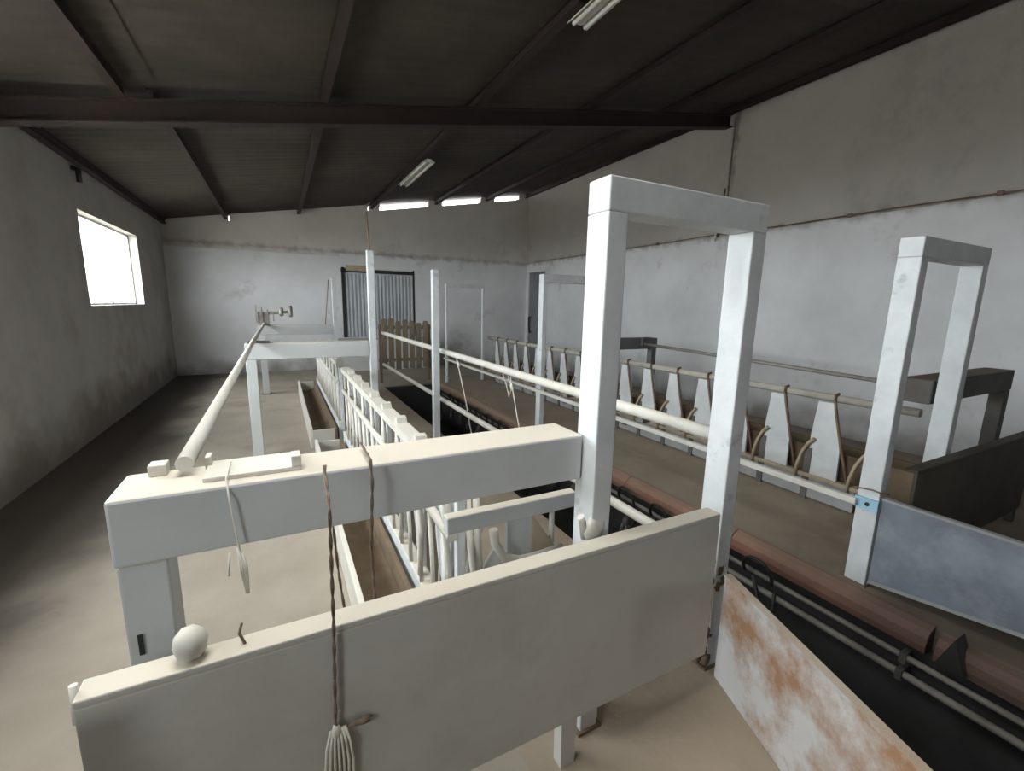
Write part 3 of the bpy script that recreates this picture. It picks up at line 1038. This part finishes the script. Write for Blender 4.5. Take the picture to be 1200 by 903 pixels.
rope([(0.205, 1.42, 1.262), (0.205, 1.25, 1.262), (0.205, 1.232, 1.20), (0.195, 1.228, 1.0), (0.20, 1.225, 0.80)], 0.0045, 'brown twisted rope over the near box beam, right of the longer rope')
rope([(0.105, 1.36, 1.055), (0.11, 1.30, 0.9), (0.125, 1.25, 0.72)], 0.004, 'thin brown rope under the near box beam, left of the trough edge')
t = thing('twine', (-0.14, 1.25, 1.26), 'white frayed twine dangling from the near box beam', 'string')
b = MB()
b.tube([(-0.145, 1.40, 1.256), (-0.145, 1.28, 1.25), (-0.14, 1.258, 1.2), (-0.13, 1.255, 1.08), (-0.118, 1.25, 0.98)], 0.0025, 6)
b.build('strand', M['string'], t)
b = MB()
for k in range(4):
    b.tube([(-0.132 + 0.003 * k, 1.255, 1.07 - 0.005 * k), (-0.130 + 0.005 * k, 1.25, 1.01), (-0.12 + 0.001 * k, 1.25, 0.94 + 0.012 * (k % 3))], 0.003, 5)
b.tube([(-0.150, 1.255, 1.06), (-0.154, 1.25, 1.03), (-0.156, 1.25, 1.0)], 0.003, 5)
b.build('tuft', M['string'], t)
t = thing('twine', (1.88, 5.0, 1.06), 'long pale twine hanging from the upper pit rail beside a post', 'string')
b = MB()
b.tube([(1.87, 5.02, 1.06), (1.89, 5.0, 0.95), (1.89, 4.75, 0.55), (1.89, 4.5, 0.05)], 0.007, 6)
b.blob((1.89, 5.0, 0.98), 0.02, 1, 1, 2.0, 1, 0.2)
b.build('strand', M['string'], t)
t = thing('twine', (1.88, 3.6, 1.06), 'knotted pale twine hanging from the upper pit rail in the middle', 'string')
b = MB()
b.tube([(1.87, 3.60, 1.06), (1.89, 3.60, 0.95), (1.89, 3.45, 0.60), (1.89, 3.40, 0.38)], 0.006, 6)
b.tube([(1.87, 3.76, 1.06), (1.89, 3.74, 0.98), (1.89, 3.66, 0.85), (1.89, 3.60, 0.95), (1.87, 3.66, 1.06)], 0.005, 6)
b.blob((1.89, 3.61, 0.95), 0.02, 1, 1, 1.8, 2, 0.2)
b.build('strand', M['string'], t)

# ================================================================== FAR END: board gate, lamps, cable
t = thing('board_gate', (2.4, 9.6, 0), 'weathered gate of brown upright boards beyond the far end of the pit', 'gate')
for z in (0.45, 1.15):
    b = MB()
    b.box(1.84, 2.98, 9.63, 9.67, z, z + 0.07)
    b.build('rail', M['wood'], t)
for x in (1.86, 2.92):
    b = MB()
    b.box(x, x + 0.06, 9.67, 9.73, 0, 1.25)
    b.build('leg', M['wood'], t)
for k in range(7):
    b = MB()
    x = 1.90 + k * 0.15
    dz = 0.03 * math.sin(k * 2.3)
    b.prism([(x, 0.30 + dz * 0.5), (x + 0.11, 0.29), (x + 0.112, 1.33 - 0.012 * k + dz), (x + 0.09, 1.37 - 0.012 * k + dz), (x + 0.02, 1.37 - 0.012 * k + dz), (x - 0.002, 1.33 - 0.012 * k + dz)], 'y', 9.605, 9.63)
    b.build('board', M['wood'], t)


def lamp(y0, y1, label):
    x, z = 2.33, roofz(2.26) - 0.115
    t = thing('fluorescent_light', (x, (y0 + y1) / 2, z), label, 'light', 'fluorescent ceiling fittings')
    b = MB()
    b.prism([(x - 0.10, z - 0.05), (x - 0.035, z - 0.005), (x + 0.035, z - 0.005), (x + 0.10, z - 0.05), (x + 0.095, z - 0.055), (x + 0.033, z - 0.012), (x - 0.033, z - 0.012), (x - 0.095, z - 0.055)], 'y', y0, y1)
    b.build('reflector', M['lamp_white'], t)
    b = MB()
    b.box(x - 0.025, x + 0.025, y0 + 0.02, y1 - 0.02, z - 0.05, z - 0.008)
    b.build('ballast', M['lamp_white'], t)
    for dx in (-0.055, 0.055):
        b = MB()
        b.tube([(x + dx, y0 + 0.03, z - 0.06), (x + dx, y1 - 0.03, z - 0.06)], 0.017, 10)
        b.build('lamp_tube', M['tube_glass'], t)
    b = MB()
    for y in (y0 + 0.2, y1 - 0.2):
        b.box(x - 0.13, x + 0.02, y, y + 0.03, z - 0.008, z + 0.006)
    b.build('bracket', M['rust_steel'], t)


lamp(7.5, 9.2, 'dusty fluorescent fitting under the roof beyond the main beam')
lamp(2.2, 3.42, 'twin tube fluorescent fitting at the top edge of the photo')

t = thing('wall_cable', (XR - 0.07, 5, 2.93), 'rusty cable strung along the ledge of the right wall', 'cable')
b = MB()
b.tube([(XR - 0.075, YN + 0.1 + i * 0.3, 2.965 - 0.012 * abs(math.sin(i * 0.35))) for i in range(66)], 0.008, 6)
b.build('wire', M['dark_tube'], t)
for y in (2.0, 3.4, 5.42, 6.8, 8.6):
    b = MB()
    b.box(XR - 0.085, XR - 0.058, y, y + 0.05, 2.93, 2.98)
    b.build('clip', M['dark_tube'], t)
b = MB()
b.tube([(XR - 0.09, 5.48, 2.86), (XR - 0.16, 5.40, 3.08)], 0.014, 6)
lab(b.build('loose_end', M['string'], t), 'pale loose wire end')
b = MB()
b.tube([(XR - 0.05, 5.44, 2.97), (XR - 0.05, 5.42, 3.3), (XR - 0.05, 5.40, 3.7)], 0.014, 6)
b.build('drop_wire', M['dark_tube'], t)
t = thing('wall_hook', (XL, 7.4, 3.1), 'dark hook high on the left wall above the window', 'hook')
b = MB()
b.tube([(XL, 7.5, 3.22), (XL + 0.06, 7.5, 3.20), (XL + 0.06, 7.5, 3.06)], 0.03, 8)
b.build('hook', M['black_rubber'], t)
t = thing('wall_cable', (1.27, 9.15, 2.1), 'thin dark wire slanting beside the far gate frame', 'cable')
b = MB()
b.tube([(0.87, 9.15, 2.1), (0.78, 9.15, 1.27)], 0.008, 6)
b.build('wire', M['dark_tube'], t)
